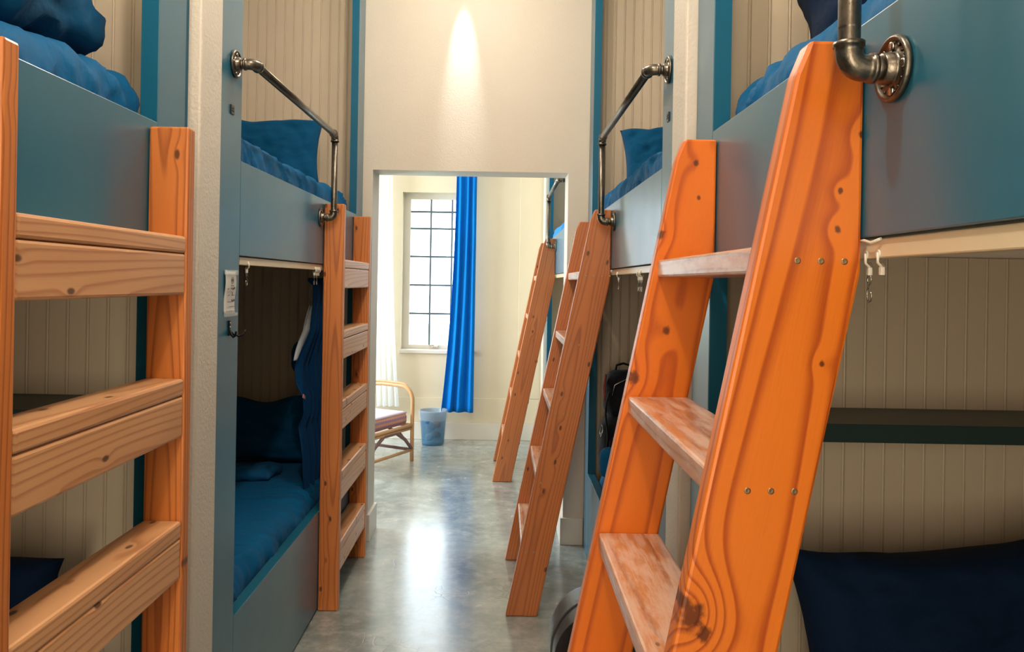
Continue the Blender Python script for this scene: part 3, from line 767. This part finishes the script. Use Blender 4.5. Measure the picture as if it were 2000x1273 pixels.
fin(tube(BM(), [(.25, 1.99, .655), (.25, 1.99, .69), (.34, 1.99, .69), (.34, 1.99, .655)], .008, 8), 'carry_handle', BLACKP, t, smooth=True)
for x in (.19, .39):
    for y in (1.925, 2.055):
        bm = BM(); lathe(bm, [(.012, -.01), (.018, -.008), (.018, .008), (.012, .01)], (x, y, .0182), (1, 0, 0), 14); fin(bm, 'wheel', BLACKP, t, smooth=True)

# ------------------------------------------------------------------ far room: curtains, chair, bin
def drape(x0, x1, xb0, xb1, y, z0, z1, folds, amp, seed, n=140, m=40):
    rows = []
    for i in range(m+1):
        f = i/m; z = z1+(z0-z1)*f; r = []
        a = x0+(xb0-x0)*f**2.2; b = x1+(xb1-x1)*f**2.2
        for j in range(n+1):
            t_ = j/n; ph = t_*2*PI*folds+1.6*noise.noise(Vector((t_*3+seed, f*1.2, seed)))
            r.append((a+(b-a)*t_, y+amp*math.sin(ph)*(.8+.4*f)+.004*noise.noise(Vector((t_*8, f*6, seed))), z))
        rows.append(r)
    return rows
t = thing('window_curtain', 'bright blue curtain hanging at the right side of the far window', 'curtain', (-.38, 6.99, .27))
cloth(drape(-.435, -.250, -.545, -.250, 7.02, .275, 2.62, 3, .022, 3), CURT, 'curtain_panel', t)
sh = N('white_sheer'); sh.set((.95, .97, 1, 1), .8, alpha=.62)
tr = sh.node('ShaderNodeBsdfTranslucent'); tr.inputs[0].default_value = (.95, .98, 1, 1)
mx = sh.node('ShaderNodeMixShader'); mx.inputs[0].default_value = .5
sh.t.links.new(sh.b.outputs[0], mx.inputs[1]); sh.t.links.new(tr.outputs[0], mx.inputs[2]); sh.t.links.new(mx.outputs[0], sh.t.nodes['Material Output'].inputs[0])
t = thing('sheer_curtain', 'white sheer curtain hanging at the left side of the far window', 'curtain', (-1.1, 6.99, .32))
cloth(drape(-1.34, -1.02, -1.34, -.93, 7.02, .32, 2.62, 7, .022, 9), sh.m, 'curtain_panel', t, thick=0)
t = thing('curtain_rod', 'grey metal curtain rod above the far window', 'curtain rod', (-.75, 7.02, 2.60))
fin(tube(BM(), [(-1.45, 7.02, 2.64), (-.12, 7.02, 2.64)], .011, 12), 'rod', PIPE, t, smooth=True)
for x in (-1.40, -.17): fin(tube(BM(), [(x, 7.02, 2.64), (x, BY-.001, 2.64)], .007, 8), 'bracket', PIPE, t, smooth=True)

RAT = wood('rattan_cane', srgb(206, 158, 112), srgb(140, 92, 60), .02, .4, .3)
RATD = plain('rattan_binding', srgb(132, 104, 98), .6)
chair = thing('rattan_armchair', 'rattan armchair with a striped cushion seen through the doorway', 'chair', (0, 0, 0))
# local frame: x back from the front corner leg, y across (towards the camera), foot of the front leg at the origin
W_, D_ = .60, .62
def cane(P, r=.0145, nm='cane', m=RATD): 
    return fin(tube(BM(), P, r, 10), nm, m, chair, smooth=True)
def hoop(y):
    P = [(0, y, .006), (0, y, .25), (0, y, .50)]
    for k in range(1, 9):
        a = k/8*PI/2; P.append((.11-.11*math.cos(a), y, .50+.11*math.sin(a)))
    P += [(.30, y, .615), (.50, y, .60), (D_, y, .585)]; return P
CANE = plain('honey_cane', srgb(208, 160, 112), .4)
for y in (0, W_):
    cane(hoop(y), .0165, 'arm_hoop', CANE)
    P = [(p[0]+.012, p[1], p[2]+.022) for p in hoop(y)[2:]]; cane(P, .010, 'arm_hoop', CANE)
    cane([(D_, y, .006), (D_+.02, y, .35), (D_+.05, y, .60), (D_+.14, y, .86)], .0165, 'back_leg', CANE)
    cane([(0, y, .10), (D_, y, .10)], .012, 'stretcher')
    cane([(0, y, .105), (.12, y, .22), (.30, y, .275), (.50, y, .22), (D_, y, .105)], .012, 'brace')
    cane([(0, y, .30), (D_, y, .28)], .014, 'seat_rail', CANE)
cane([(0, 0, .10), (0, W_, .10)], .012, 'stretcher', CANE)
cane([(0, 0, .105), (0, .10, .20), (0, .22, .268), (0, W_-.22, .268), (0, W_-.10, .20), (0, W_, .105)], .014, 'brace')
cane([(0, 0, .30), (0, W_, .30)], .014, 'seat_rail', CANE); cane([(0, 0, .275), (0, W_, .275)], .010, 'seat_rail', CANE)
cane([(D_, 0, .28), (D_, W_, .28)], .014, 'seat_rail', CANE)
cane([(D_+.14, 0, .86), (D_+.15, W_/2, .90), (D_+.14, W_, .86)], .0165, 'back_top', CANE)
for k in range(1, 6): cane([(D_+.01, W_*k/6, .29), (D_+.14, W_*k/6, .87)], .008, 'back_spindle', CANE)
st = N('striped_cushion'); v = st.coord('Object')
sx = st.node('ShaderNodeSeparateXYZ'); st.t.links.new(v, sx.inputs[0])
s1 = st.math('FRACT', st.math('MULTIPLY', sx.outputs[2], 26.0)); s2 = st.math('FRACT', st.math('MULTIPLY', sx.outputs[1], 45.0))
c = st.mix(st.ramp(s1, .45, .55), srgb(212, 150, 132), srgb(150, 120, 150)); c = st.mix(st.math('MULTIPLY', st.ramp(s2, .45, .55), .25), c, srgb(230, 190, 170))
geo = st.node('ShaderNodeNewGeometry'); 
st.set(c, .85, spec=.2)
cu = fin(rbox(D_/2, W_/2, .355, D_-.05, W_-.05, .10, .03, .03, lambda p, n: .004*nz(p, 8, 1)), 'cushion', st.m, chair, smooth=True)
fin(rbox(D_/2, W_/2, .404, D_-.06, W_-.06, .018, .008, .03), 'cushion_top', fabric('lilac_white_cushion', srgb(222, 206, 220), .9, wr=.1), cu, smooth=True)
dA = Vector((-.886, .463)); 
place(chair, (-.715, 6.23, 0), (0, 0, math.atan2(dA.y, dA.x)))

bt = thing('waste_bin', 'translucent blue waste bin with a clear liner under the far window', 'bin', (-.607, 6.93, 0))
LIN = N('clear_liner'); LIN.set(srgb(225, 235, 242), .2, alpha=.2)
BT = N('translucent_blue_plastic'); BT.set(srgb(40, 120, 165), .15, alpha=.42)
def ringprof(bm, prof, c, seg=32):
    rings = [[bm.verts.new((c[0]+r*math.cos(2*PI*k/seg), c[1]+r*math.sin(2*PI*k/seg), z)) for k in range(seg)] for r, z in prof]
    for a, b in zip(rings, rings[1:]):
        for k in range(seg): bm.faces.new((a[k], a[(k+1) % seg], b[(k+1) % seg], b[k]))
    bm.faces.new(rings[0]); return bm
c = (-.607, 6.93)
fin(ringprof(BM(), [(.098, .002), (.101, .02), (.122, .295), (.127, .300), (.124, .305), (.119, .298), (.099, .02), (.094, .008)], c), 'bin_body', BT.m, bt, smooth=True)
fin(ringprof(BM(), [(.090, .012), (.094, .016), (.110, .24), (.1155, .30), (.121, .312), (.131, .311), (.135, .295), (.131, .25), (.128, .225)], c), 'liner', LIN.m, bt, smooth=True)
for k, (dx, dy, dz, r, cc) in enumerate(((-.03, -.04, .06, .045, (215, 220, 225)), (.04, -.03, .08, .04, (190, 140, 110)), (-.02, .02, .15, .05, (225, 228, 232)), (.045, -.04, .17, .035, (205, 150, 115)), (-.045, -.035, .19, .025, (70, 110, 200)), (.0, .05, .06, .04, (200, 205, 210)))):
    o = fin(rbox(c[0]+dx, c[1]+dy, dz+.01, r*1.5, r*1.5, r*1.5, r*.6, .012, lambda p, n, k=k: .012*nz(p, 26, k)), 'crumpled_paper', plain('rubbish_%d' % k, srgb(*cc), .8), smooth=False)
    tag(o, ('crumpled %s rubbish inside the waste bin' % ('white', 'brown', 'pale', 'orange-brown', 'blue', 'grey')[k]), 'rubbish', 'rubbish in the bin')
